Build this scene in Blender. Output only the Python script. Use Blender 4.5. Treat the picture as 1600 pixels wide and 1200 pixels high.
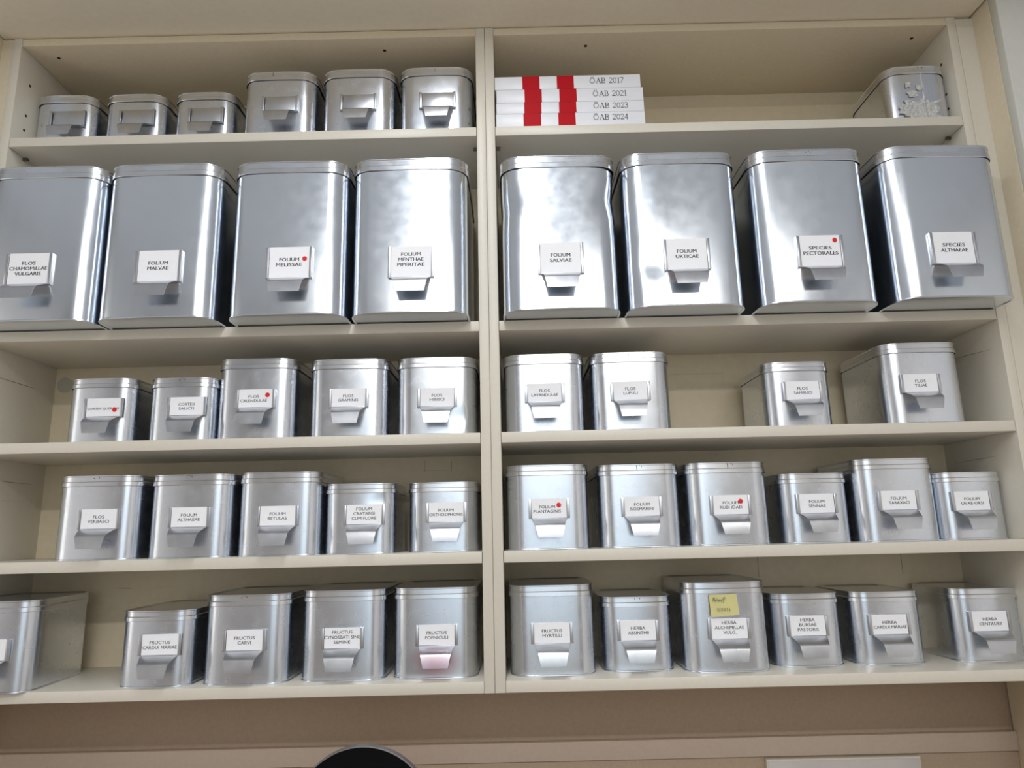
import bpy, bmesh, math, random
from mathutils import Vector, Matrix
import numpy as np

for o in list(bpy.data.objects):
    bpy.data.objects.remove(o)
SC = bpy.context.scene
COL = SC.collection
random.seed(4)

# ------------------------------------------------------------------ camera
K = 0.95 / 0.8
CAM = Vector((0.0337182, -1.0308251, -0.1093653)) * K
YAW, PITCH, ROLL, FPX = -0.0003, 0.2060, -0.0230, 1083.82

def cam_axes():
    cy, sy = math.cos(YAW), math.sin(YAW)
    cp, sp = math.cos(PITCH), math.sin(PITCH)
    cr, sr = math.cos(ROLL), math.sin(ROLL)
    fwd = Vector((sy * cp, cy * cp, sp))
    right = Vector((cy, -sy, 0))
    up = right.cross(fwd)
    return cr * right + sr * up, -sr * right + cr * up, fwd

R_, U_, F_ = cam_axes()
cd = bpy.data.cameras.new('camera')
cam = bpy.data.objects.new('camera', cd)
COL.objects.link(cam)
cam.matrix_world = Matrix(((R_.x, U_.x, -F_.x, CAM.x), (R_.y, U_.y, -F_.y, CAM.y), (R_.z, U_.z, -F_.z, CAM.z), (0, 0, 0, 1)))
cd.sensor_width = 36
cd.lens = FPX / 1600 * 36
cd.clip_start = 0.02
SC.camera = cam

def ray(px, py):
    d = F_ + R_ * ((px - 800) / FPX) - U_ * ((py - 600) / FPX)
    return d / d.y

def at_y(px, py, Y):
    return CAM + ray(px, py) * (Y - CAM.y)

def at_z(px, py, Z):
    d = ray(px, py)
    return CAM + d * ((Z - CAM.z) / d.z)

def proj(p):
    d = Vector(p) - CAM
    z = d.dot(F_)
    return 800 + FPX * d.dot(R_) / z, 600 - FPX * d.dot(U_) / z

# ------------------------------------------------------------------ world and light
w = bpy.data.worlds.new('world')
SC.world = w
w.use_nodes = True
w.node_tree.nodes['Background'].inputs[0].default_value = (0.75, 0.85, 1.0, 1)
w.node_tree.nodes['Background'].inputs[1].default_value = 0.25
SC.view_settings.view_transform = 'Standard'
SC.view_settings.look = 'None'
SC.view_settings.exposure = 0.58
SC.view_settings.gamma = 1
SC.view_settings.use_curve_mapping = False

def area(name, loc, rot, sx, sy, power, color):
    l = bpy.data.lights.new(name, 'AREA')
    l.shape = 'RECTANGLE'
    l.size, l.size_y = sx, sy
    l.energy = power
    l.color = color
    o = bpy.data.objects.new(name, l)
    COL.objects.link(o)
    o.location = loc
    o.rotation_euler = rot
    return o

# daylight through the glass door opposite the shelves, the ceiling lamp, two added fills
area('door_daylight', (0.15, -3.12, 0.10), (math.radians(90), 0, 0), 1.7, 1.7, 3.5, (0.50, 0.76, 1.0))
area('ceiling_lamp_light', (-0.08, -1.45, 1.135), (0, 0, 0), 0.07, 1.9, 11.5, (0.94, 0.96, 1.0))
area('rear_fill_light', (0.35, -2.62, 1.135), (0, 0, 0), 2.0, 0.10, 25, (1.0, 0.96, 0.90))  # added fill far back under the ceiling, brightens room and shelf fronts
area('side_fill_light', (-2.14, -1.0, 0.05), (0, math.radians(-90), 0), 1.3, 0.8, 2.2, (1.0, 0.95, 0.86))  # added fill from the left, brightens the right-hand compartments

# ------------------------------------------------------------------ materials
def newmat(name):
    m = bpy.data.materials.new(name)
    m.use_nodes = True
    nt = m.node_tree
    return m, nt, nt.nodes['Principled BSDF']

def mat_plain(name, col, rough=0.5, metal=0.0, spec=0.5, noise=0.0, nscale=60, bump=0.0, bscale=400):
    m, nt, b = newmat(name)
    b.inputs['Roughness'].default_value = rough
    b.inputs['Metallic'].default_value = metal
    b.inputs['Specular IOR Level'].default_value = spec
    b.inputs['Base Color'].default_value = (*col, 1)
    tc = nt.nodes.new('ShaderNodeTexCoord')
    if noise:
        n = nt.nodes.new('ShaderNodeTexNoise')
        n.inputs['Scale'].default_value = nscale
        n.inputs['Detail'].default_value = 4
        r = nt.nodes.new('ShaderNodeValToRGB')
        r.color_ramp.elements[0].position = 0.3
        r.color_ramp.elements[1].position = 0.7
        r.color_ramp.elements[0].color = (*[c * (1 - noise) for c in col], 1)
        r.color_ramp.elements[1].color = (*[min(1, c * (1 + noise)) for c in col], 1)
        nt.links.new(tc.outputs['Object'], n.inputs['Vector'])
        nt.links.new(n.outputs['Fac'], r.inputs['Fac'])
        nt.links.new(r.outputs['Color'], b.inputs['Base Color'])
    if bump:
        n2 = nt.nodes.new('ShaderNodeTexNoise')
        n2.inputs['Scale'].default_value = bscale
        bp = nt.nodes.new('ShaderNodeBump')
        bp.inputs['Strength'].default_value = bump
        bp.inputs['Distance'].default_value = 0.001
        nt.links.new(tc.outputs['Object'], n2.inputs['Vector'])
        nt.links.new(n2.outputs['Fac'], bp.inputs['Height'])
        nt.links.new(bp.outputs['Normal'], b.inputs['Normal'])
    return m

def mat_tin(name, lo, hi, r0, r1, seed, wave=0.05):
    """worn tinplate: blotchy tone, uneven roughness, gently wavy sheet"""
    m, nt, b = newmat(name)
    b.inputs['Metallic'].default_value = 1.0
    tc = nt.nodes.new('ShaderNodeTexCoord')
    oi = nt.nodes.new('ShaderNodeObjectInfo')
    add = nt.nodes.new('ShaderNodeVectorMath'); add.operation = 'ADD'
    mul = nt.nodes.new('ShaderNodeVectorMath'); mul.operation = 'SCALE'
    comb = nt.nodes.new('ShaderNodeCombineXYZ')
    nt.links.new(oi.outputs['Random'], comb.inputs[0])
    nt.links.new(oi.outputs['Random'], comb.inputs[2])
    mul.inputs['Scale'].default_value = 37.0 + seed
    nt.links.new(comb.outputs[0], mul.inputs[0])
    nt.links.new(tc.outputs['Object'], add.inputs[0])
    nt.links.new(mul.outputs[0], add.inputs[1])
    n = nt.nodes.new('ShaderNodeTexNoise')
    n.inputs['Scale'].default_value = 22
    n.inputs['Detail'].default_value = 6
    n.inputs['Roughness'].default_value = 0.6
    nt.links.new(add.outputs[0], n.inputs['Vector'])
    r = nt.nodes.new('ShaderNodeValToRGB')
    r.color_ramp.elements[0].position = 0.3
    r.color_ramp.elements[1].position = 0.72
    r.color_ramp.elements[0].color = (*lo, 1)
    r.color_ramp.elements[1].color = (*hi, 1)
    nt.links.new(n.outputs['Fac'], r.inputs['Fac'])
    nt.links.new(r.outputs['Color'], b.inputs['Base Color'])
    n2 = nt.nodes.new('ShaderNodeTexNoise')
    n2.inputs['Scale'].default_value = 45
    n2.inputs['Detail'].default_value = 5
    nt.links.new(add.outputs[0], n2.inputs['Vector'])
    mr = nt.nodes.new('ShaderNodeMapRange')
    mr.inputs['From Min'].default_value = 0.3
    mr.inputs['From Max'].default_value = 0.7
    mr.inputs['To Min'].default_value = r0
    mr.inputs['To Max'].default_value = r1
    nt.links.new(n2.outputs['Fac'], mr.inputs['Value'])
    nt.links.new(mr.outputs[0], b.inputs['Roughness'])
    n3 = nt.nodes.new('ShaderNodeTexNoise')
    n3.inputs['Scale'].default_value = 6
    n3.inputs['Detail'].default_value = 1.5
    st = nt.nodes.new('ShaderNodeVectorMath'); st.operation = 'MULTIPLY'
    st.inputs[1].default_value = (1.0, 1.0, 0.45)
    nt.links.new(add.outputs[0], st.inputs[0])
    nt.links.new(st.outputs[0], n3.inputs['Vector'])
    bp = nt.nodes.new('ShaderNodeBump')
    bp.inputs['Strength'].default_value = wave
    bp.inputs['Distance'].default_value = 0.006
    nt.links.new(n3.outputs['Fac'], bp.inputs['Height'])
    nt.links.new(bp.outputs['Normal'], b.inputs['Normal'])
    return m

M_LAM = mat_plain('cream_laminate', (0.74, 0.65, 0.49), 0.42, noise=0.025, nscale=120, bump=0.08)
M_LAM2 = mat_plain('cream_laminate_edge', (0.71, 0.67, 0.58), 0.38, noise=0.015, nscale=120)
M_BACK = mat_plain('cream_back_board', (0.72, 0.62, 0.45), 0.6, noise=0.03, nscale=60, bump=0.1)
M_WALL = mat_plain('beige_wall_paint', (0.45, 0.345, 0.255), 0.75, noise=0.04, nscale=150, bump=0.25)
M_RAIL = mat_plain('beige_rail_paint', (0.56, 0.46, 0.385), 0.6, noise=0.03, nscale=150, bump=0.15)
M_SOFFIT = mat_plain('cream_soffit_paint', (0.86, 0.79, 0.64), 0.6, noise=0.02, nscale=90, bump=0.1)
M_GREY = mat_plain('pale_grey_cabinet_front', (0.66, 0.66, 0.61), 0.45, noise=0.02, nscale=80)
M_TIN = mat_tin('worn_tinplate', (0.70, 0.745, 0.82), (0.76, 0.80, 0.87), 0.22, 0.29, 3)
M_TIN_BIG = mat_tin('bright_tinplate', (0.77, 0.83, 0.91), (0.81, 0.865, 0.94), 0.18, 0.235, 11, 0.04)
M_LID = mat_tin('lid_tinplate', (0.70, 0.73, 0.78), (0.78, 0.81, 0.86), 0.20, 0.26, 7, 0.02)
M_HOLD = mat_tin('label_holder_metal', (0.54, 0.56, 0.60), (0.64, 0.66, 0.70), 0.28, 0.36, 5, 0.02)
M_CARD = mat_plain('white_card', (0.93, 0.94, 0.975), 0.6, noise=0.015, nscale=200)
M_INK = mat_plain('black_ink', (0.015, 0.015, 0.018), 0.6)
M_INKG = mat_plain('faded_black_ink', (0.05, 0.05, 0.055), 0.6)
M_RED = mat_plain('red_sticker', (0.75, 0.01, 0.01), 0.5)
M_STRIPE = mat_plain('red_book_print', (0.50, 0.003, 0.010), 0.5, spec=0.15)
M_BOOK = mat_plain('white_book_cover', (0.86, 0.88, 0.93), 0.35, noise=0.01, nscale=60)
M_PAGE = mat_plain('book_paper', (0.72, 0.70, 0.64), 0.8)
M_NOTE = mat_plain('yellow_note_paper', (0.64, 0.60, 0.27), 0.7, noise=0.02, nscale=100)
M_DARK = mat_plain('dark_hole', (0.012, 0.010, 0.008), 0.9)
M_PIN = mat_plain('brown_steel_pin', (0.16, 0.12, 0.10), 0.4, metal=0.7)
M_BLACK = mat_plain('matt_black', (0.003, 0.003, 0.004), 0.8, spec=0.1)
M_RIM = mat_plain('grey_rim', (0.16, 0.15, 0.15), 0.5, metal=0.3)
M_SEAM = mat_plain('bright_seam', (0.75, 0.75, 0.76), 0.3, metal=1.0)
M_GLUE = mat_plain('old_glue_residue', (0.55, 0.55, 0.54), 0.8, noise=0.35, nscale=220, bump=0.5, bscale=500)
M_SCUFF = mat_plain('dark_scuff', (0.17, 0.13, 0.09), 0.8)
M_GHOST = mat_plain('pale_round_mark', (0.50, 0.46, 0.38), 0.6)
M_WOOD = mat_plain('warm_counter', (0.46, 0.36, 0.28), 0.5, noise=0.15, nscale=12)
M_FLOOR = mat_plain('floor_vinyl', (0.42, 0.34, 0.29), 0.5, noise=0.1, nscale=20)
M_ROOM = mat_plain('room_wall_paint', (0.86, 0.85, 0.84), 0.8, noise=0.03, nscale=10)
M_FRONT = mat_plain('grey_beige_wall_paint', (0.50, 0.47, 0.44), 0.8, noise=0.03, nscale=10)
M_CEIL = mat_plain('ceiling_paint', (0.80, 0.87, 0.96), 0.8)
M_SHEET = mat_plain('glossy_white_sheet', (0.62, 0.58, 0.57), 0.25, noise=0.06, nscale=14)
M_REDREF = mat_plain('red_reflection', (0.42, 0.14, 0.14), 0.35, metal=0.8)  # metal colour with a red reflection put into it

# ------------------------------------------------------------------ helpers
def link(name, me, mat=None, parent=None, loc=None):
    if mat and not me.materials:
        me.materials.append(mat)
    o = bpy.data.objects.new(name, me)
    COL.objects.link(o)
    if parent:
        o.parent = parent
    if loc:
        o.location = loc
    return o

def mesh_from(name, verts, faces, smooth=None):
    me = bpy.data.meshes.new(name)
    me.from_pydata([tuple(v) for v in verts], [], faces)
    me.update()
    if smooth is not None:
        me.polygons.foreach_set('use_smooth', [True] * len(me.polygons))
        me.set_sharp_from_angle(angle=math.radians(smooth))
    return me

def boxes_mesh(name, boxes, bevel=0.0):
    bm = bmesh.new()
    for (x0, x1, y0, y1, z0, z1) in boxes:
        r = bmesh.ops.create_cube(bm, size=1)
        for v in r['verts']:
            v.co = Vector(((x0 + x1) / 2 + v.co.x * (x1 - x0), (y0 + y1) / 2 + v.co.y * (y1 - y0), (z0 + z1) / 2 + v.co.z * (z1 - z0)))
    if bevel:
        bmesh.ops.bevel(bm, geom=list(bm.edges), offset=bevel, segments=2, affect='EDGES', profile=0.5)
    me = bpy.data.meshes.new(name)
    bm.to_mesh(me)
    bm.free()
    if bevel:
        me.polygons.foreach_set('use_smooth', [True] * len(me.polygons))
        me.set_sharp_from_angle(angle=math.radians(50))
    return me

def box(name, b, mat, parent=None, bevel=0.0):
    return link(name, boxes_mesh(name, [b], bevel), mat, parent)

def cyl_mesh(name, p, axis, r, length, n=16):
    bm = bmesh.new()
    bmesh.ops.create_cone(bm, cap_ends=True, segments=n, radius1=r, radius2=r, depth=length)
    a = Vector(axis).normalized()
    bm.transform(Matrix.Translation(Vector(p)) @ a.to_track_quat('Z', 'Y').to_matrix().to_4x4())
    me = bpy.data.meshes.new(name)
    bm.to_mesh(me)
    bm.free()
    me.polygons.foreach_set('use_smooth', [True] * len(me.polygons))
    me.set_sharp_from_angle(angle=math.radians(40))
    return me

def empty(name, loc=(0, 0, 0), rz=0):
    o = bpy.data.objects.new(name, None)
    o.empty_display_size = 0.05
    COL.objects.link(o)
    o.location = loc
    o.rotation_euler = (0, 0, rz)
    return o

def tag(o, label=None, cat=None, group=None, kind=None):
    if label: o['label'] = label
    if cat: o['category'] = cat
    if group: o['group'] = group
    if kind: o['kind'] = kind
    return o

ADV = dict(A=667, B=667, C=722, D=722, E=667, F=611, G=778, H=722, I=278, J=500, K=667, L=556, M=833, N=722, O=778, P=667,
           Q=778, R=722, S=667, T=611, U=722, V=667, W=944, X=667, Y=667, Z=611)
ADV.update({' ': 278, '-': 333, '.': 278})

def raw_text(t):
    cu = bpy.data.curves.new('lettering', 'FONT')
    cu.body = t
    cu.size = 1
    cu.resolution_u = 2
    ob = bpy.data.objects.new('lettering_tmp', cu)
    COL.objects.link(ob)
    dg = bpy.context.evaluated_depsgraph_get()
    me = bpy.data.meshes.new_from_object(ob.evaluated_get(dg))
    V = [(v.co.x, v.co.y) for v in me.vertices]
    F = [list(p.vertices) for p in me.polygons]
    bpy.data.objects.remove(ob)
    bpy.data.curves.remove(cu)
    bpy.data.meshes.remove(me)
    return V, F

def text_mesh(lines, size, leading, bold=0.0):
    """sans-serif capitals in the x-z plane facing -y, each line centred; returns verts, faces"""
    V, F = [], []
    n = len(lines)
    cap = 0.716 * size
    for i, t in enumerate(lines):
        v, f = raw_text(t)
        if not v:
            continue
        x0 = min(p[0] for p in v); x1 = max(p[0] for p in v)
        hv, _ = raw_text('H')
        hc = max(p[1] for p in hv)
        wd = sum(ADV[c] + (25 if bold else 0) for c in t) / 1000 * size
        z0 = ((n - 1) / 2 - i) * leading - cap / 2
        for sh in ((-bold, bold) if bold else (0,)):
            base = len(V)
            for (x, y) in v:
                V.append(((x - (x0 + x1) / 2) / (x1 - x0) * wd + sh, -0.00002 * (sh > 0), y / hc * cap + z0))
            F += [[base + k for k in q] for q in f]
    return V, F

# ------------------------------------------------------------------ levels of the shelving (metres)
ZT, Z1, Z2, Z3, Z4, Z5 = 0.84452, 0.64091, 0.24567, 0.03932, -0.16705, -0.37645
TH, SW, DP, T5 = 0.01908, 0.0179, 0.2177, 0.0181
W = 0.95
ZTOP = 0.8625
ZBOT = Z5 - T5

# ------------------------------------------------------------------ room
def struct(name, b, mat, bevel=0.0):
    o = box(name, b, mat, None, bevel)
    o['kind'] = 'structure'
    return o

struct('floor', (-2.3, 2.3, -3.3, 0.75, -1.85, -1.75), M_FLOOR)
struct('ceiling', (-2.3, 2.3, -3.3, 0.75, 1.15, 1.25), M_CEIL)
struct('wall_left', (-2.3, -2.2, -3.2, 0.75, -1.75, 1.15), M_ROOM)
struct('wall_right', (2.2, 2.3, -3.2, 0.75, -1.75, 1.15), M_ROOM)
struct('wall_back', (-2.2, 2.2, DP + 0.004, 0.75, -1.75, 1.15), M_WALL)
fw = link('wall_front', boxes_mesh('wall_front', [(-2.2, -0.45, -3.3, -3.2, -1.75, 1.15), (0.89, 2.2, -3.3, -3.2, -1.75, 1.15), (-0.45, 0.89, -3.3, -3.2, 0.95, 1.15)]), M_FRONT)
fw['kind'] = 'structure'
dr = struct('door_1', (-0.45, 0.89, -3.29, -3.27, -1.75, 0.95), M_GREY)
link('door_frame', boxes_mesh('door_frame', [(-0.45, -0.41, -3.27, -3.2, -1.75, 0.95), (0.85, 0.89, -3.27, -3.2, -1.75, 0.95), (-0.41, 0.85, -3.27, -3.2, 0.91, 0.95)], 0.003), M_LAM2, dr)
# lowered soffit the cabinets hang from, filler strips, lower wall rails
struct('trim_1', (-0.971, 0.9815, -0.22, DP, ZTOP, 1.15), M_SOFFIT)
struct('trim_2', (-0.973, -0.9505, 0.0015, 0.02, -1.75, ZTOP - 0.0025), M_LAM)
struct('trim_3', (0.9505, 0.985, 0.001, 0.02, -1.75, ZTOP - 0.0045), M_LAM2)
struct('trim_4', (-0.973, 0.985, 0.209, DP + 0.004, -0.563, -0.529), M_RAIL, 0.0008)
struct('trim_5', (-0.973, 0.985, 0.213, DP + 0.004, -0.83, -0.5645), M_WALL, 0.0008)

wn = link('side_fill_frame_1', boxes_mesh('side_fill_frame_1', [(-2.199, -2.16, -1.45, -1.40, -0.65, 0.75), (-2.199, -2.16, -0.60, -0.55, -0.65, 0.75), (-2.199, -2.16, -1.40, -0.60, 0.70, 0.75), (-2.199, -2.16, -1.40, -0.60, -0.65, -0.60)], 0.003), M_LAM2)  # added frame around the side fill, on the solid left wall
wn['kind'] = 'structure'

# neighbouring tall cabinets left and right
tcr = empty('tall_cabinet', (1.3, 0, -1.75))
tag(tcr, 'tall cream cabinet right of the shelves with pale grey front', 'cabinet')
link('body', boxes_mesh('body', [(0.9852 - 1.3, 0.32, -0.046, DP, 0.0, 2.9)], 0.001), M_LAM, tcr)
link('door', boxes_mesh('door', [(0.9856 - 1.3, 0.32, -0.066, -0.0463, 0.08, 2.89)], 0.0015), M_GREY, tcr)
tcl = empty('tall_cabinet', (-1.3, 0, -1.75))
tag(tcl, 'tall cream cabinet at the left edge beside the shelves', 'cabinet')
link('body', boxes_mesh('body', [(-0.32, 1.3 - 0.9735, -0.010, DP, 0.0, 2.9)], 0.001), M_LAM, tcl)
link('door', boxes_mesh('door', [(-0.32, 1.3 - 0.9755, -0.028, -0.0115, 0.08, 2.88)], 0.0015), M_GREY, tcl)

# ceiling lamp
cl = empty('ceiling_or_fill_lamp', (-0.08, -1.45, 1.15))
tag(cl, 'long flush ceiling lamp in a white housing above the room', 'lamp')
link('housing', boxes_mesh('housing', [(-0.07, 0.07, -1.0, 1.0, -0.012, 0)], 0.002), M_CARD, cl)

cl2 = empty('ceiling_or_fill_lamp', (0.35, -2.62, 1.15))  # housing for the added rear fill
tag(cl2, 'added flush fill lamp running crosswise near the wall opposite the shelves', 'lamp')
link('housing', boxes_mesh('housing', [(-1.05, 1.05, -0.08, 0.08, -0.012, 0)], 0.002), M_CARD, cl2)

# ------------------------------------------------------------------ the two shelf units
def shelf_unit(x0, x1, label, side):
    u = empty('wall_shelf_unit', ((x0 + x1) / 2, 0, ZBOT))
    tag(u, label, 'shelf unit')
    cx, cz = (x0 + x1) / 2, ZBOT
    def L(b):
        return (b[0] - cx, b[1] - cx, b[2], b[3], b[4] - cz, b[5] - cz)
    g = 0.0003
    bv = 0.0007
    box('side_panel', L((x0 + g, x0 + SW, 0, DP, ZBOT, ZTOP - .001)), M_LAM2, u, bv)
    box('side_panel', L((x1 - SW, x1 - g, 0, DP, ZBOT, ZTOP - .001)), M_LAM2, u, bv)
    box('top_panel', L((x0 + SW + g, x1 - SW - g, 0.0006, DP, ZT, ZTOP - .002)), M_LAM, u, bv)
    box('bottom_panel', L((x0 + SW + g, x1 - SW - g, 0.0006, DP, ZBOT, Z5)), M_LAM2, u, bv)
    box('back_panel', L((x0 + SW, x1 - SW, DP - 0.001, DP + 0.003, ZBOT, ZT)), M_BACK, u)
    for z in (Z1, Z2, Z3, Z4):
        box('shelf', L((x0 + SW + .0008, x1 - SW - .0008, 0.0010, DP - 0.002, z - TH, z)), M_LAM2, u, bv)
    xi0, xi1 = x0 + SW, x1 - SW
    for (xw, s) in ((xi0, 1), (xi1, -1)):
        for z in (Z1, Z2, Z3, Z4):
            if z == Z1:
                link('shelf_pin', cyl_mesh('shelf_pin', (xw + s * 0.004 - cx, 0.044, z - TH - 0.0035 - cz), (1, 0, 0), 0.0032, 0.010), M_PIN, u)
        for z in (0.779, 0.711, 0.679, 0.56):
            link('drill_hole', cyl_mesh('drill_hole', (xw - cx, 0.035, z - cz), (1, 0, 0), 0.0028, 0.0008, 12), M_DARK, u)
        for y in (0.038,):
            xs = xw + s * (0.05 if (side == 'L') == (s == 1) else 0.19)
            link('cam_hole', cyl_mesh('cam_hole', (xs - cx, y, ZT - cz), (0, 0, 1), 0.0034, 0.0008, 12), M_DARK, u)
    return u, cx, cz

uL, cxL, czL = shelf_unit(-W, 0, 'cream laminate open shelf unit, left of the two', 'L')
uR, cxR, czR = shelf_unit(0, W, 'cream laminate open shelf unit, right of the two', 'R')

def scuff(u, cx, cz, pts, axis, wd=0.0008):
    """thin worn line on the back (axis y) or on a side (axis x)"""
    V, F = [], []
    for i, p in enumerate(pts):
        for s in (-1, 1):
            V.append((p[0] - cx, p[1], p[2] - cz + s * wd * (0.5 if 0 < i < len(pts) - 1 else 0.15)))
    for i in range(len(pts) - 1):
        F.append((2 * i, 2 * i + 2, 2 * i + 3, 2 * i + 1))
    link('scuff_mark', mesh_from('scuff_mark', V, F), M_SCUFF, u)

YB = DP - 0.0014
XLs, XRs = -W + SW + 0.0004, W - SW - 0.0004
scuff(uL, cxL, czL, [(XLs, 0.04, 0.173), (XLs, 0.09, 0.1725), (XLs, 0.14, 0.172), (XLs, 0.157, 0.172)], 'x')
scuff(uL, cxL, czL, [(XLs, 0.08, -0.019), (XLs, 0.13, -0.020), (XLs, 0.18, -0.020)], 'x')
scuff(uL, cxL, czL, [(XLs, 0.06, -0.055), (XLs, 0.15, -0.056)], 'x', 0.0005)
scuff(uL, cxL, czL, [(-0.762, YB, -0.228), (-0.745, YB, -0.2285), (-0.730, YB, -0.229)], 'y', 0.001)
scuff(uL, cxL, czL, [(-0.68, YB, -0.228), (-0.64, YB, -0.228)], 'y', 0.0005)
scuff(uL, cxL, czL, [(-0.15, YB, -0.0075), (-0.12, YB, -0.0072), (-0.088, YB, -0.008)], 'y', 0.0006)
scuff(uR, cxR, czR, [(XRs, 0.03, 0.177), (XRs, 0.09, 0.182), (XRs, 0.155, 0.187)], 'x')
scuff(uR, cxR, czR, [(XRs, 0.06, -0.018), (XRs, 0.12, -0.019), (XRs, 0.185, -0.020)], 'x')
scuff(uR, cxR, czR, [(0.375, YB, 0.184), (0.42, YB, 0.184), (0.49, YB, 0.1835)], 'y', 0.0006)
scuff(uR, cxR, czR, [(0.22, YB, -0.229), (0.235, YB, -0.229)], 'y', 0.0006)
for xx in (-0.145, -0.09):
    link('seam_line', boxes_mesh('seam_line', [(xx - cxL, xx + .0005 - cxL, YB - .0002, YB, -0.01 - czL, 0.012 - czL)]), M_SCUFF, uL)
for xx in (0.813, 0.525):
    link('seam_line', boxes_mesh('seam_line', [(xx - cxR, xx + .0005 - cxR, YB - .0002, YB, -0.235 - czR, -0.187 - czR)]), M_SCUFF, uR)
link('round_mark', cyl_mesh('round_mark', (-0.912 - cxL, YB, 0.191 - czL), (0, 1, 0), 0.0165, 0.0006, 28), M_GHOST, uL)

# ------------------------------------------------------------------ tins
def perim(w_, d_, R, n=10, nc=7, bulge=0.0):
    """rounded rectangle, front centre at origin, y from 0 to d_, counter-clockwise from the front-left corner"""
    P = []
    hw = w_ / 2
    def straight(a, b, nrm, bl):
        for i in range(n):
            t = i / n
            s = bl * (1 - (2 * t - 1) ** 2)
            P.append((a[0] + (b[0] - a[0]) * t + nrm[0] * s, a[1] + (b[1] - a[1]) * t + nrm[1] * s))
    def arc(c, a0):
        for i in range(nc):
            a = a0 + math.pi / 2 * i / nc
            P.append((c[0] + R * math.cos(a), c[1] + R * math.sin(a)))
    straight((-hw + R, 0), (hw - R, 0), (0, -1), bulge)
    arc((hw - R, R), -math.pi / 2)
    straight((hw, R), (hw, d_ - R), (1, 0), bulge * .5)
    arc((hw - R, d_ - R), 0)
    straight((hw - R, d_), (-hw + R, d_), (0, 1), bulge * .5)
    arc((-hw + R, d_ - R), math.pi / 2)
    straight((-hw, d_ - R), (-hw, R), (-1, 0), bulge * .5)
    arc((-hw + R, R), math.pi)
    return P

def loft(prof, w_, d_, R, bulge, dent=None, cap0=True, cap1=True):
    V, F = [], []
    n = None
    for (z, o) in prof:
        P = perim(w_ + 2 * o, d_ + 2 * o, R + o, bulge=bulge)
        n = len(P)
        for (x, y) in P:
            y -= o
            if dent:
                x, y = dent(x, y, z)
            V.append((x, y, z))
    m = len(prof)
    for k in range(m - 1):
        for i in range(n):
            j = (i + 1) % n
            F.append((k * n + i, k * n + j, (k + 1) * n + j, (k + 1) * n + i))
    if cap0:
        F.append(tuple(reversed(range(n))))
    if cap1:
        F.append(tuple((m - 1) * n + i for i in range(n)))
    return V, F

def holder_meshes(big):
    if big:
        pw, ph = 0.0820, 0.0580
        hw = [0.0350, 0.0345, 0.0322, 0.0310, 0.0305, 0.0302, 0.0260]
        drop = 0.0325
    else:
        pw, ph = 0.0725, 0.0340
        hw = [0.0315, 0.0308, 0.0280, 0.0262, 0.0256, 0.0252, 0.0210]
        drop = 0.0325
    x = pw / 2
    c = 0.0050
    bx = [(-x, x, -0.0009, 0.0022, 0, ph)]
    # rolled channels left and right, and the narrow sill below
    for s in (-1, 1):
        a, b_ = sorted((s * x, s * (x - 0.0012)))
        bx.append((a, b_, -0.0030, -0.0008, 0, ph))
        a, b_ = sorted((s * x, s * (x - c)))
        bx.append((a, b_, -0.0034, -0.0027, 0, ph))
    bx.append((-x + 0.001, x - 0.001, -0.0028, -0.0008, 0, 0.0010))
    plate = boxes_mesh('label_holder', bx, 0.00022)
    plate.materials.append(M_HOLD)
    ys = [-0.0018, -0.0060, -0.0140, -0.0205, -0.0232, -0.0243, -0.0255]
    zs = [0.0005, -0.0008, -0.0050, -0.0090, -0.0112, -0.0135, -drop]
    V, F = [], []
    m = len(ys)
    t = 0.0008
    # normals in the profile plane, for the sheet's thickness
    for side in (0, 1):
        for i in range(m):
            a = max(i - 1, 0); b_ = min(i + 1, m - 1)
            dy, dz = ys[b_] - ys[a], zs[b_] - zs[a]
            l = math.hypot(dy, dz)
            ny, nz = -dz / l, dy / l
            if side == 0:
                ny = nz = 0
            for s in (-1, -0.5, 0, 0.5, 1):
                V.append((s * hw[i], ys[i] + ny * t, zs[i] + nz * t))
    def idx(side, i, j):
        return side * m * 5 + i * 5 + j
    for i in range(m - 1):
        for j in range(4):
            F.append((idx(0, i, j), idx(0, i + 1, j), idx(0, i + 1, j + 1), idx(0, i, j + 1)))
            F.append((idx(1, i, j), idx(1, i, j + 1), idx(1, i + 1, j + 1), idx(1, i + 1, j)))
        F.append((idx(0, i, 0), idx(1, i, 0), idx(1, i + 1, 0), idx(0, i + 1, 0)))
        F.append((idx(0, i, 4), idx(0, i + 1, 4), idx(1, i + 1, 4), idx(1, i, 4)))
    for j in range(4):
        F.append((idx(0, m - 1, j), idx(1, m - 1, j), idx(1, m - 1, j + 1), idx(0, m - 1, j + 1)))
    pull = mesh_from('pull', V, F, 35)
    pull.materials.append(M_HOLD)
    cw = pw / 2 - 0.0056
    card = boxes_mesh('label_card', [(-cw, cw, -0.0022, -0.0014, 0.0012, ph + 0.0004)])
    card.materials.append(M_CARD)
    return plate, pull, card, ph

HM = {True: holder_meshes(True), False: holder_meshes(False)}
dot_me = cyl_mesh('red_dot', (0, 0, 0), (0, 1, 0), 0.0042, 0.0003, 20)
dot_me.materials.append(M_RED)
weld_pts = [(-0.004, 0.003), (0.0015, 0.0055), (0.005, 0.0035), (-0.0015, -0.0035), (0.004, -0.004)]
weld_me = bpy.data.meshes.new('weld_dots')
_bm = bmesh.new()
for (a, b_) in weld_pts:
    _r = bmesh.ops.create_cone(_bm, cap_ends=True, segments=8, radius1=0.0007, radius2=0.0007, depth=0.0004)
    for v in _r['verts']:
        v.co = Vector((a + v.co.x, v.co.z, b_ + v.co.y))
_bm.to_mesh(weld_me); _bm.free()
weld_me.materials.append(M_DARK)

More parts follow.
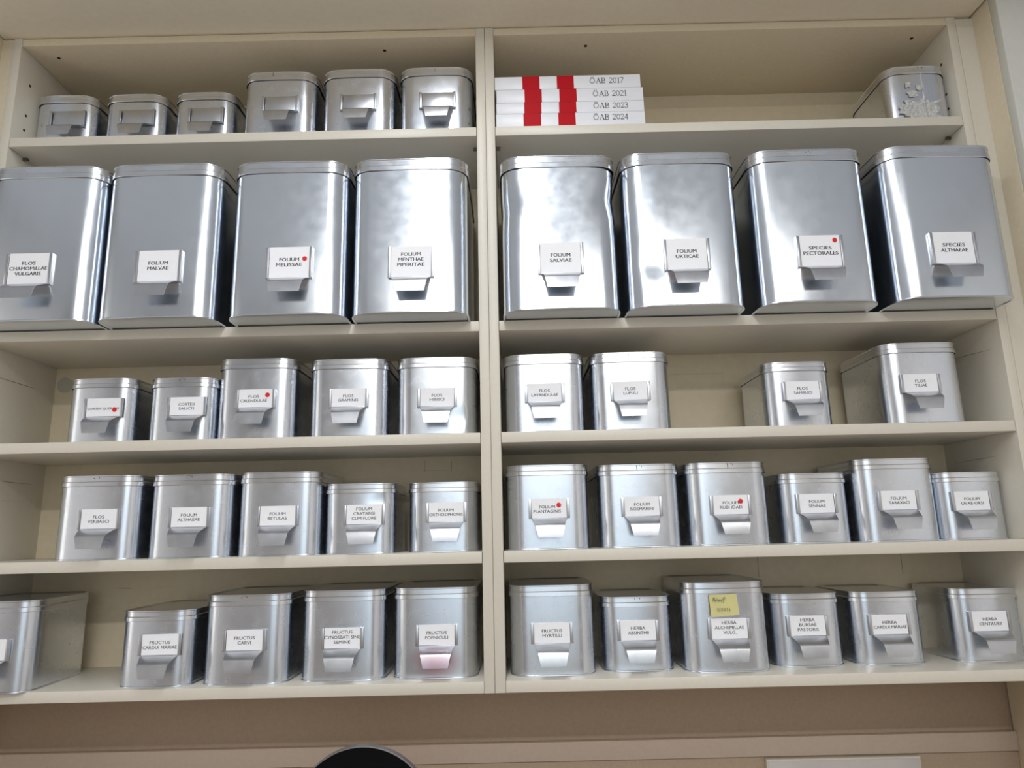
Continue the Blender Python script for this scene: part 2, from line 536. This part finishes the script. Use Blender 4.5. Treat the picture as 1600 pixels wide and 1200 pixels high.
def mat_red_reflection(name, centre, rx, rz):  # tinplate with a reflection of something red painted into the base colour
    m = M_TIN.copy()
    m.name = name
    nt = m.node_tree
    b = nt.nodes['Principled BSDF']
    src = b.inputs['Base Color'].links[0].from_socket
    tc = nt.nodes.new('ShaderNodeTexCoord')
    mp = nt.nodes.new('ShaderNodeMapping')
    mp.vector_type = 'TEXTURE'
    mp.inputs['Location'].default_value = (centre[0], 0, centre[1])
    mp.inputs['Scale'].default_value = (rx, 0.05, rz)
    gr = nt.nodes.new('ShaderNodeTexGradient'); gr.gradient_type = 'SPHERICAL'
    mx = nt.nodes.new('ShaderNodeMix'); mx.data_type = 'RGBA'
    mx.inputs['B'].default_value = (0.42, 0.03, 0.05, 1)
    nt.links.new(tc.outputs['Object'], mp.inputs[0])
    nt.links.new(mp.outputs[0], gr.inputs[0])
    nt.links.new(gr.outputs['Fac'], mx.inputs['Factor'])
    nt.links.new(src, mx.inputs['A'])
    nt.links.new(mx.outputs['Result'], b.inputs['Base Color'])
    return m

FAM = {'B': (0.2130, 0.262, 0.0235, 0.036), 'M': (0.1490, 0.190, 0.0190, 0.031), 'S': (0.1270, 0.160, 0.0175, 0.029)}
ROWZ = {1: Z1, 2: Z2, 3: Z3, 4: Z4, 5: Z5}
SHELF = {1: 'top shelf', 2: 'second shelf', 3: 'third shelf', 4: 'fourth shelf', 5: 'bottom shelf'}

def solve_x(px, py, side, w_, d_, R, yf, z, yaw=0):
    """x of the tin's front centre so that its lid's outer silhouette falls on px"""
    P = perim(w_, d_, R)
    x = at_y(px, py, yf).x + (w_ / 2 if side == 'L' else -w_ / 2)
    for _ in range(12):
        q = [proj((x + a, yf + b, z))[0] for a, b in P[:200]]
        e = (min(q) if side == 'L' else max(q)) - px
        x -= e * (yf - CAM.y) / FPX
    return x

def dent_salvia(w_):
    def f(x, y, z):
        if y > 0.06:
            return x, y
        zc = 0.205
        k = math.exp(-((z - zc) / 0.035) ** 2)
        for s, zz, a in ((-1, 0.200, 0.006), (1, 0.215, 0.009)):
            kk = math.exp(-((z - zz) / (0.018 + 0.5 * abs(z - zz))) ** 2)
            g = math.exp(-((x - s * (w_ / 2 - 0.014)) / 0.020) ** 2)
            y += a * kk * g
            x -= s * a * 0.35 * kk * math.exp(-((x - s * w_ / 2) / 0.02) ** 2)
        y += 0.0012 * math.exp(-((x - 0.005) / 0.06) ** 2 - ((z - 0.19) / 0.07) ** 2)
        return x, y
    return f

def dent_urtica(x, y, z):
    if y < 0.05:
        y += 0.004 * math.exp(-((x + 0.060) / 0.022) ** 2 - ((z - 0.085) / 0.028) ** 2)
        y -= 0.0022 * math.exp(-((x + 0.045) / 0.015) ** 2 - ((z - 0.20) / 0.09) ** 2)
    return x, y

def dent_small(cx0, cz0, a, r):
    def f(x, y, z):
        if y < 0.04:
            y += a * math.exp(-(((x - cx0) ** 2 + (z - cz0) ** 2) / r ** 2))
        return x, y
    return f

def tin(row, fam, lines, px, side, ytop, yf, tagx=None, tagtop=None, dot=None, label=None, yaw=0.0, xc=None,
        dent=None, weld=None, seam=None, depth=None, card=True, tdx=0.0, tdz=0.0, tscale=1.0, width=None, hfix=None, tilt=0.0):
    w_, d_, lh, R = FAM[fam]
    if width: w_ = width
    if depth: d_ = depth
    d_ = min(d_, DP - 0.004 - yf)
    zb = ROWZ[row]
    hnom = {'B': 0.314, 'M': 0.146, 'S': 0.121}[fam]
    if xc is None:
        x = solve_x(px, ytop + 6, side, w_, d_, R, yf, zb + hnom)
        x = solve_x(px, ytop + 6, side, w_, d_, R, yf, zb + hnom - lh * .5)
    else:
        x = xc
    pcx = proj((x, yf, zb + hnom))[0]
    h = at_y(pcx, ytop, yf).z - zb
    if hfix: h = hfix
    t = empty('tea_tin' if False else 'metal_tin', (x, yf, zb), yaw)
    txt = ' '.join(lines) if lines else ''
    size = {'B': 'large', 'M': 'medium', 'S': 'small'}[fam]
    if label is None:
        label = '%s silver tin with white card reading %s, %s' % (size, txt, SHELF[row])
        if len(label.split()) > 16:
            label = '%s silver tin, card reading %s, %s' % (size, txt, SHELF[row])
    tag(t, label, 'tin', 'silver tins on the ' + SHELF[row])
    o = -0.0018
    ins = 0.0018
    wb, db, Rb = w_ - 2 * ins, d_ - 2 * ins, R - ins
    prof = [(0.0015, -0.004), (0.0, -0.0025), (0.0, 0.0006), (0.0010, 0.0012), (0.0024, 0.0010), (0.0030, 0.0)]
    top = h - 0.004
    nz = 22 if dent else 6
    for i in range(1, nz + 1):
        prof.append((0.003 + (top - 0.003) * i / nz, 0.0))
    V, F = loft(prof, wb, db, Rb, 0.0013 if fam != 'B' else 0.0022, dent)
    body = link('body', mesh_from('body', V, F, 38), M_TIN_BIG if fam == 'B' else M_TIN, t, (0, ins, 0))
    prof = [(h - lh + 0.006, 0.0003), (h - lh, 0.0008), (h - lh, 0.0012), (h - lh + 0.0006, 0.0016), (h - lh * .62, 0.0013), (h - lh * .55, 0.0002),
            (h - 0.0028, 0.0), (h - 0.0020, 0.0009), (h - 0.0004, 0.0009), (h, 0.0003), (h, -0.0016), (h - 0.0016, -0.0030)]
    if tilt:
        pass
    V, F = loft(prof, w_ - 0.002, d_ - 0.002, R - 0.001, 0.0010, cap0=False)
    lid = link('lid', mesh_from('lid', V, F, 24), M_LID, t, (0, 0.001, 0))
    if tilt:
        lid.rotation_euler = (0, tilt, 0)
    if weld is not None:
        link('weld_dots', weld_me, None, lid, (weld, -0.0014, h - lh * 0.42))
    if seam is not None:
        link('lid_seam', boxes_mesh('lid_seam', [(seam - .0003, seam + .0003, -0.0022, -0.0008, h - lh, h - 0.002)]), M_SCUFF, lid)
    if tagx is None:
        return t, h
    big = fam == 'B'
    plate, pull, cardme, ph = HM[big]
    yl = -0.0015 if not big else -0.0018
    ym = at_y((tagx[0] + tagx[1]) / 2, tagtop, yf + yl)
    tx, tz = ym.x - x, ym.z - zb - ph
    lh_o = link('label_holder', plate, None, t, (tx, yl, tz))
    link('pull', pull, None, t, (tx, yl, tz))
    if card:
        c = link('label_card', cardme, None, t, (tx, yl, tz))
        n = len(lines or [])
        if not lines:
            V, F = [], []
        elif big:
            V, F = text_mesh(lines, 0.0088, 0.0098, 0.00022)
            zc = 0.030
            mi = M_INK
        else:
            V, F = text_mesh(lines, 0.0070 * tscale, 0.0078 if n < 3 else 0.0080, 0.00006)
            zc = 0.0172 + (0.002 if n == 3 else 0)
            mi = M_INK
        if V:
            me = mesh_from('lettering', V, F)
            link('lettering', me, mi, c, (tdx, -0.0024, zc + tdz))
        if dot:
            p = at_y(dot[0], dot[1], yf + yl - 0.0024)
            link('red_dot', dot_me, None, c, (p.x - x - tx, -0.0027, p.z - zb - tz))
    return t, h

YS = 0.045
# top shelf, blank holders
tin(1, 'S', None, 62, 'L', 149, YS, (81, 134), 174, card=False, label='small silver tin with an empty label holder, leftmost on the top shelf', weld=None)
tin(1, 'S', None, 170, 'L', 147, YS, (189, 242), 172, card=False, label='small silver tin with an empty label holder, second from the left on the top shelf')
tin(1, 'S', None, 277.5, 'L', 144, YS, (296, 350), 169, card=False, label='small silver tin with an empty holder, left of the taller top shelf tins')
t4 = tin(1, 'M', None, 386, 'L', 112, .018, (411, 466), 151, card=False, label='medium silver tin with empty holder, leftmost of three beside the small tins', seam=-0.012)
t5 = tin(1, 'M', None, 507, 'L', 108, .018, (532, 588), 148, card=False, label='medium silver tin with empty holder, middle of three on the top shelf')
t6 = tin(1, 'M', None, 626, 'L', 105, .018, (656, 711), 145, card=False, label='medium silver tin with empty holder, against the centre divider on top shelf', seam=0.0)
t7, h7 = tin(1, 'S', None, 1472, 'R', 103, .010, label='silver tin turned back to front with torn sticker remains, far right top shelf', weld=0.006)

# second shelf, large tins overhanging the edge
tin(2, 'B', ['FLOS', 'CHAMOMILLAE', 'VULGARIS'], 0, 'L', 260, -.062, (10, 87), 397, xc=-0.808)
tin(2, 'B', ['FOLIUM', 'MALVAE'], 178, 'L', 256, -.064, (210, 290), 392.5)
tin(2, 'B', ['FOLIUM', 'MELISSAE'], 372, 'L', 252, -.064, (415, 492), 387, dot=(476, 404))
tin(2, 'B', ['FOLIUM', 'MENTHAE', 'PIPERITAE'], 555, 'L', 247.5, -.060, (605, 680), 386, tdz=0.004)
tin(2, 'B', ['FOLIUM', 'SALVIAE'], 957, 'R', 243, -.060, (838, 912), 380, dent=dent_salvia(0.21))
tin(2, 'B', ['FOLIUM', 'URTICAE'], 1142, 'R', 238, -.062, (1033, 1109), 374, dent=dent_urtica)
tin(2, 'B', ['SPECIES', 'PECTORALES'], 1340, 'R', 233, -.067, (1241, 1316), 369, dot=(1304, 375), weld=0.0)
tin(2, 'B', ['SPECIES', 'ALTHAEAE'], 1541, 'R', 227, -.076, (1447, 1524), 364, xc=0.8265, yaw=math.radians(1.5))

# third shelf
tin(3, 'S', ['CORTEX QUERCUS'], 113, 'L', 591, .022, (132, 196), 623, dot=(179, 640), tdz=-0.002, tscale=0.84)
tin(3, 'S', ['CORTEX', 'SALICIS'], 238, 'L', 590, .022, (262, 325), 621, weld=0.002)
tin(3, 'M', ['FLOS', 'CALENDULAE'], 345, 'L', 560, .020, (370, 431), 609, dot=(418, 617), tdx=-0.003)
tin(3, 'M', ['FLOS', 'GRAMINIS'], 487, 'L', 560.5, .020, (514, 576), 608)
tin(3, 'M', ['FLOS', 'HIBISCI'], 621.5, 'L', 558, .020, (653, 713), 607, dent=dent_small(0.045, 0.03, 0.003, 0.018))
tin(3, 'M', ['FLOS', 'LAVANDULAE'], 911, 'R', 553, .020, (820, 881), 600)
tin(3, 'M', ['FLOS', 'LUPULI'], 1043, 'R', 550, .020, (953, 1015), 597, weld=0.0, seam=-0.004)
tin(3, 'S', ['FLOS', 'SAMBUCI'], 1292, 'R', 565, .022, (1223, 1281), 596.5)
tin(3, 'M', ['FLOS', 'TILIAE'], 1492, 'R', 535, .015, (1401, 1470), 585)

# fourth shelf
tin(4, 'M', ['FLOS', 'VERBASCI'], 97, 'L', 743, .002, (122, 191), 796, weld=0.0)
tin(4, 'M', ['FOLIUM', 'ALTHAEAE'], 240, 'L', 741, .002, (266, 328), 793, weld=0.0)
tin(4, 'M', ['FOLIUM', 'BETULAE'], 377, 'L', 737, .003, (403, 467), 791)
tin(4, 'S', ['FOLIUM', 'CRATAEGI', 'CUM FLORE'], 510, 'L', 755, .012, (538, 601), 789, dent=dent_small(0.04, 0.09, 0.003, 0.015))
tin(4, 'S', ['FOLIUM', 'ORTHOSIPHONIS'], 639, 'L', 753, .028, (667, 727), 785.5, tscale=0.97)
tin(4, 'M', ['FOLIUM', 'PLANTAGINIS'], 918, 'R', 726, .022, (826, 889), 779.5, dot=(873, 789), tdz=-.001, tdx=-0.0035)
tin(4, 'M', ['FOLIUM', 'ROSMARINI'], 1058, 'R', 725, .024, (971, 1033), 776.5, weld=0.0, seam=-0.004)
tin(4, 'M', ['FOLIUM', 'RUBI IDAEI'], 1194, 'R', 722, .024, (1109, 1171), 774, dot=(1157, 783), weld=0.004, seam=0.0)
tin(4, 'S', ['FOLIUM', 'SENNAE'], 1320, 'R', 739, .035, (1243, 1305), 772)
tin(4, 'M', ['FOLIUM', 'TARAXACI'], 1453, 'R', 716, .030, (1370, 1433), 767)
tin(4, 'S', ['FOLIUM', 'UVAE-URSI'], 1560, 'R', 737, .042, (1484, 1547), 768)

# bottom shelf
tin(5, 'M', None, 0, 'L', 937.5, -.016, (-53, 15), 1000, xc=-0.842, yaw=math.radians(4), label='medium silver tin cut by the left edge of the photo, bottom shelf', hfix=0.147)
tin(5, 'S', ['FRUCTUS', 'CARDUI MARIAE'], 195, 'L', 954, .010, (219, 285), 991, depth=0.19)
tin(5, 'M', ['FRUCTUS', 'CARVI'], 325, 'L', 929, .014, (352, 415), 984, weld=-0.002)
tin(5, 'M', ['FRUCTUS', 'CYNOSBATI SINE', 'SEMINE'], 474.5, 'L', 922, .025, (503, 568), 981)
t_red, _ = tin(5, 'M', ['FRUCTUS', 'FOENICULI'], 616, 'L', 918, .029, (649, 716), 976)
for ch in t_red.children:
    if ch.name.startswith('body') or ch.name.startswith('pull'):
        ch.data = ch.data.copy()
        ch.data.materials[0] = mat_red_reflection('tinplate_painted_reflection', (0.002, 0.030) if ch.name.startswith('body') else (0.0, -0.028), 0.048 if ch.name.startswith('body') else 0.055, 0.034)
        ch['label'] = 'metal with a soft red reflection painted into its colour'
tin(5, 'M', ['FRUCTUS', 'MYRTILLI'], 926, 'R', 914, .029, (829, 895), 973)
tin(5, 'S', ['HERBA', 'ABSINTHII'], 1047, 'R', 932, .050, (964, 1028), 969, weld=0.0)
t8, h8 = tin(5, 'M', ['HERBA', 'ALCHEMILLAE', 'VULG.'], 1192, 'R', 909, .026, (1105, 1171), 966)
tin(5, 'S', ['HERBA', 'BURSAE', 'PASTORIS'], 1308, 'R', 927, .058, (1227, 1293), 962)
tin(5, 'S', ['HERBA', 'CARDUI MARIAE'], 1433, 'R', 924, .058, (1355, 1420), 960)
tin(5, 'S', ['HERBA', 'CENTAURII'], 1588, 'R', 919, .062, (1510, 1577), 955)

# glue residue and seam on the tin turned back to front
def residue(parent, cx0, cz0, rx, rz, n, name='sticker_residue', seed=0):
    rnd = random.Random(seed)
    V, F = [(cx0, -0.0006, cz0)], []
    for i in range(n):
        a = 2 * math.pi * i / n
        k = rnd.uniform(0.6, 1.1)
        V.append((cx0 + rx * k * max(-1, min(1, 1.25 * math.cos(a))), -0.0006, cz0 + rz * k * max(-1, min(1, 1.3 * math.sin(a)))))
    for i in range(n):
        F.append((0, 1 + i, 1 + (i + 1) % n))
    link(name, mesh_from(name, V, F), M_GLUE, parent)

p7 = t7.location
def loc7(px, py):
    q = at_y(px, py, p7.y)
    return q.x - p7.x, q.z - p7.z
link('side_seam', boxes_mesh('side_seam', [(-0.0006 + 0.006, 0.0006 + 0.006, -0.0012, 0.003, 0.003, h7 - 0.0175)]), M_SEAM, t7)
for (q, rx, rz, s) in (((1418, 133), .006, .007, 1), ((1437, 137), .008, .008, 2), ((1425, 147), .011, .007, 5), ((1438, 171), .047, .024, 9)):
    a, b_ = loc7(*q)
    residue(t7, a, b_, rx, rz, 26 if rx > .02 else 11, seed=s)

# ------------------------------------------------------------------ yellow note on the ALCHEMILLAE tin
yq = 0.026 - 0.0015
qa = [at_y(1107, 929.5, yq), at_y(1150, 927.5, yq - .001), at_y(1155, 960.5, yq - 0.005), at_y(1111, 964, yq - 0.004)]
cxn = sum((q.x for q in qa)) / 4
czn = sum((q.z for q in qa)) / 4
V, F = [], []
N = 5
for i in range(N + 1):
    for j in range(N + 1):
        u, v = j / N, i / N
        p = (qa[0] * (1 - u) + qa[1] * u) * (1 - v) + (qa[3] * (1 - u) + qa[2] * u) * v
        V.append((p.x - cxn, p.y - yq - 0.0012 - 0.001 * v * v, p.z - czn))
for i in range(N):
    for j in range(N):
        a = i * (N + 1) + j
        F.append((a, a + N + 1, a + N + 2, a + 1))
V2 = [(x, y + 0.0003, z) for x, y, z in V]
nV = len(V)
F += [tuple(nV + k for k in reversed(f)) for f in list(F)]
edge = [i for i in range(N + 1)] + [i * (N + 1) + N for i in range(1, N + 1)] + [N * (N + 1) + j for j in range(N - 1, -1, -1)] + [i * (N + 1) for i in range(N - 1, 0, -1)]
for k in range(len(edge)):
    a, b_ = edge[k], edge[(k + 1) % len(edge)]
    F.append((a, b_, nV + b_, nV + a))
note = empty('sticky_note', (cxn, yq, czn))
tag(note, 'small yellow sticky note with handwriting on the HERBA ALCHEMILLAE tin', 'note')
link('paper', mesh_from('paper', V + V2, F), M_NOTE, note)

def strokes(polys, wd, yfun):
    V, F = [], []
    for pl in polys:
        for (a, b_) in zip(pl[:-1], pl[1:]):
            d = Vector((b_[0] - a[0], b_[1] - a[1]))
            if d.length < 1e-9: continue
            n = Vector((-d.y, d.x)).normalized() * wd / 2
            d2 = d.normalized() * wd * .3
            i = len(V)
            for (x, z) in ((a[0] + n.x - d2.x, a[1] + n.y - d2.y), (a[0] - n.x - d2.x, a[1] - n.y - d2.y), (b_[0] - n.x + d2.x, b_[1] - n.y + d2.y), (b_[0] + n.x + d2.x, b_[1] + n.y + d2.y)):
                V.append((x, yfun(x, z), z))
            F.append((i, i + 1, i + 2, i + 3))
    return V, F

# handwriting: "Ablauf!" over "12/2026", unit letters placed by hand
HW = {
 'A': [[(0, 0), (.25, 1), (.45, .05)], [(.08, .4), (.42, .42)]],
 'b': [[(0, 1), (0, 0), (.25, .05), (.3, .35), (.05, .45)]],
 'l': [[(0, 1), (0, .05), (.1, 0)]],
 'a': [[(.3, .45), (.05, .4), (0, .1), (.2, 0), (.3, .4), (.32, .05)]],
 'u': [[(0, .45), (.03, .05), (.22, .05), (.28, .45), (.3, .02)]],
 'f': [[(.32, .95), (.15, .9), (.1, -.35)], [(0, .4), (.3, .45)]],
 '!': [[(.05, 1.1), (0, .55)], [(0, .35), (0, .28)]],
 '1': [[(0, .8), (.15, 1), (.12, 0)]],
 '2': [[(0, .8), (.2, 1), (.32, .75), (0, 0), (.35, .03)]],
 '/': [[(0, -.1), (.2, 1.1)]],
 '0': [[(.18, 1), (0, .6), (.1, 0), (.3, .3), (.3, .8), (.18, 1)]],
 '6': [[(.3, 1), (.02, .4), (.12, 0), (.32, .2), (.2, .45), (.03, .35)]],
}
def hand(s, x0, z0, hgt, adv):
    out = []
    x = x0
    for ch in s:
        for pl in HW[ch]:
            out.append([(x + a * hgt, z0 + b_ * hgt) for a, b_ in pl])
        x += adv * (0.55 if ch in 'l!1/' else 1)
    return out
yn = lambda x, z: -0.0029 - 0.0045 * max(0, min(1, (0.018 - z) / 0.036)) - 0.0012
V, F = strokes(hand('Ablauf!', -0.019, 0.0065, 0.0065, 0.0038), 0.0006, yn)
link('lettering', mesh_from('lettering', V, F), M_INK, note)
V, F = strokes(hand('12/2026', -0.013, -0.0095, 0.0048, 0.0040), 0.0005, yn)
link('lettering', mesh_from('lettering', V, F), M_INKG, note)

# ------------------------------------------------------------------ the four books
def ell(cx, cz, rx, rz, a0, a1, n=14):
    return [(cx + rx * math.cos(math.radians(a0 + (a1 - a0) * i / n)), cz + rz * math.sin(math.radians(a0 + (a1 - a0) * i / n))) for i in range(n + 1)]
TN, TK, TM = 0.055, 0.12, 0.085
SG = {   # serif letters: advance, list of (polyline, stroke width)
 'O': (0.88, [(ell(.38, .5, .33, .47, 0, 360, 24), TM), (ell(.24, 1.14, .03, .03, 0, 360, 6), .09), (ell(.52, 1.14, .03, .03, 0, 360, 6), .09)]),
 'A': (0.76, [([(.08, 0), (.36, 1)], TN), ([(.36, 1), (.64, 0)], TK), ([(.18, .36), (.54, .36)], TN), ([(-.02, .02), (.2, .02)], TN), ([(.52, .02), (.76, .02)], TN)]),
 'B': (0.72, [([(.14, 0), (.14, 1)], TK), ([(.02, .02), (.3, .02)], TN), ([(.02, .98), (.3, .98)], TN), ([(.28, .98)] + ell(.3, .76, .2, .22, 90, -90), TM), ([(.28, .53)] + ell(.32, .27, .24, .26, 90, -90), TM), ([(.14, .53), (.3, .53)], TN)]),
 ' ': (0.38, []),
 '2': (0.56, [(ell(.26, .72, .2, .25, 165, -20), TM), ([(.45, .64), (.05, .04)], TN), ([(.04, .05), (.48, .05)], TK)]),
 '0': (0.60, [(ell(.28, .5, .22, .46, 0, 360, 20), TM)]),
 '1': (0.44, [([(.22, 0), (.22, 1)], TK), ([(.08, .84), (.22, .98)], TN), ([(.08, .02), (.36, .02)], TN)]),
 '7': (0.54, [([(.04, .95), (.48, .95)], TK), ([(.47, .93), (.18, 0)], TM)]),
 '3': (0.54, [(ell(.22, .76, .19, .21, 150, -90), TM), (ell(.22, .28, .23, .26, 90, -150), TM)]),
 '4': (0.58, [([(.38, 0), (.38, 1)], TK), ([(.38, .98), (.03, .3)], TN), ([(.02, .3), (.52, .3)], TN)]),
}
def serif(s, hgt, width):
    total = sum(SG[c][0] for c in s)
    kx = width / total
    V, F = [], []
    x = 0
    for c in s:
        adv, pls = SG[c]
        for pl, wd in pls:
            v, f = strokes([[((x + a) * kx, b_ * hgt) for a, b_ in pl]], wd * hgt, lambda x_, z_: 0)
            i = len(V)
            V += v
            F += [tuple(i + k for k in q) for q in f]
        x += adv
    return V, F

YBK = 0.006
BK = [('OAB 2024', 0.0205, 0.3135, 0.0, 0.0305, (818, 845.5, 872.5, 899.5), (925.5, 980), 'bottom of the stack'),
      ('OAB 2023', 0.0212, 0.3130, 0.0305, 0.0545, (819, 846, 873.5, 900.5), (926.5, 981), 'second from the bottom of the stack'),
      ('OAB 2021', 0.0218, 0.3130, 0.0545, 0.0835, (819.5, 846.5, 874, 901), (926.5, 980), 'second from the top of the stack'),
      ('OAB 2017', 0.0190, 0.3090, 0.0835, 0.1125, (816, 843, 870, 896.5), (922.5, 976), 'top of the stack')]
for (s, xa, xb, za, zb, st, tx, where) in BK:
    cx0 = (xa + xb) / 2
    zl = Z1 + za
    yb = YBK
    xw = xb - xa
    b0 = empty('softcover_book', (cx0, yb, zl))
    hgt = zb - za - 0.0005
    tag(b0, 'white softcover book with red stripes, spine reading %s, %s' % (s.replace('OAB', '\u00d6AB'), where.split(' of the stack')[0] + ' of stack'), 'book', 'stacked books on the top shelf')
    c = 0.0012
    bx = [(-xw / 2, xw / 2, 0, 0.19, 0, c), (-xw / 2, xw / 2, 0, 0.19, hgt - c, hgt), (-xw / 2, xw / 2, 0, c, c * .5, hgt - c * .5)]
    link('cover', boxes_mesh('cover', bx, 0.0005), M_BOOK, b0)
    link('pages', boxes_mesh('pages', [(-xw / 2 + .0012, xw / 2 - .0012, c, 0.188, c, hgt - c)]), M_PAGE, b0)
    zm = zl + hgt / 2
    for k in (0, 2):
        # stripe edges at the spine's mid height
        py = proj((cx0, yb, zm))[1]
        a = at_y(st[k], py, yb).x - cx0
        e = at_y(st[k + 1], py, yb).x - cx0
        link('stripe', boxes_mesh('stripe', [(a, e, -0.0003, 0.03, -0.00012 + 0.0002, hgt + 0.0001)]), M_STRIPE, b0)
    a = at_y(tx[0], 150, yb).x - cx0
    e = at_y(tx[1], 150, yb).x - cx0
    V, F = serif(s, 0.0118, e - a)
    link('lettering', mesh_from('lettering', V, F), M_INK, b0, (a, -0.0003, hgt / 2 - 0.0040 + (0.0020 if za < 0.01 else 0)))

# ------------------------------------------------------------------ below the shelves
tc_ = at_y(568, 1164, -0.18)
RD = 102 / FPX * (-0.18 - CAM.y) * 1.01
dz = tc_.z - RD
rd = empty('round_black_disc', (tc_.x, -0.18, -0.85))
tag(rd, 'round black disc with thin grey rim rising at the bottom edge', 'disc')
zc = dz + 0.85
link('disc', cyl_mesh('disc', (0, 0, zc), (0, 1, 0), RD - 0.0014, 0.0116, 72), M_BLACK, rd)
bm = bmesh.new()
n = 72
for i in range(n):
    for (rr, yy) in ((RD - .0014, -.0062), (RD, -.0055), (RD, .0055), (RD - .0014, .0062)):
        a = 2 * math.pi * i / n
        bm.verts.new((rr * math.cos(a), yy, zc + rr * math.sin(a)))
bm.verts.ensure_lookup_table()
for i in range(n):
    j = (i + 1) % n
    for k in range(4):
        l = (k + 1) % 4
        bm.faces.new((bm.verts[i * 4 + k], bm.verts[j * 4 + k], bm.verts[j * 4 + l], bm.verts[i * 4 + l]))
bmesh.ops.recalc_face_normals(bm, faces=bm.faces)
me = bpy.data.meshes.new('rim'); bm.to_mesh(me); bm.free()
link('rim', me, M_RIM, rd)
link('stem', cyl_mesh('stem', (0, 0, (zc - RD + .004) / 2 + 0.004), (0, 0, 1), 0.010, zc - RD, 20), M_BLACK, rd)
link('foot', cyl_mesh('foot', (0, 0, 0.005), (0, 0, 1), 0.07, 0.010, 48), M_BLACK, rd)

ct = empty('base_counter', (0, -0.1, -1.75))
tag(ct, 'long base counter with a warm brown worktop below the shelves', 'counter')
link('worktop', boxes_mesh('worktop', [(-0.97, 0.98, -0.30, 0.31, 0.86, 0.90)], 0.003), M_WOOD, ct)
link('carcass', boxes_mesh('carcass', [(-0.96, 0.97, -0.27, 0.31, 0.0, 0.86)], 0.002), M_LAM, ct)

a = at_y(1199, 1187, 0.200); b_ = at_y(1437, 1184, 0.200)
gs = empty('glossy_panel', ((a.x + b_.x) / 2, 0.2, -0.85))
tag(gs, 'pale glossy rectangular panel on the wall below the right shelf unit', 'panel')
hw = (b_.x - a.x) / 2
link('sheet', boxes_mesh('sheet', [(-hw, hw, -0.001, 0.008, 0.0, 0.85 + a.z - 0.003)], 0.0008), M_SHEET, gs)
link('frame', boxes_mesh('frame', [(-hw - .0015, hw + .0015, 0.0, 0.0125, 0.0, 0.85 + a.z)], 0.0005), M_LAM2, gs)
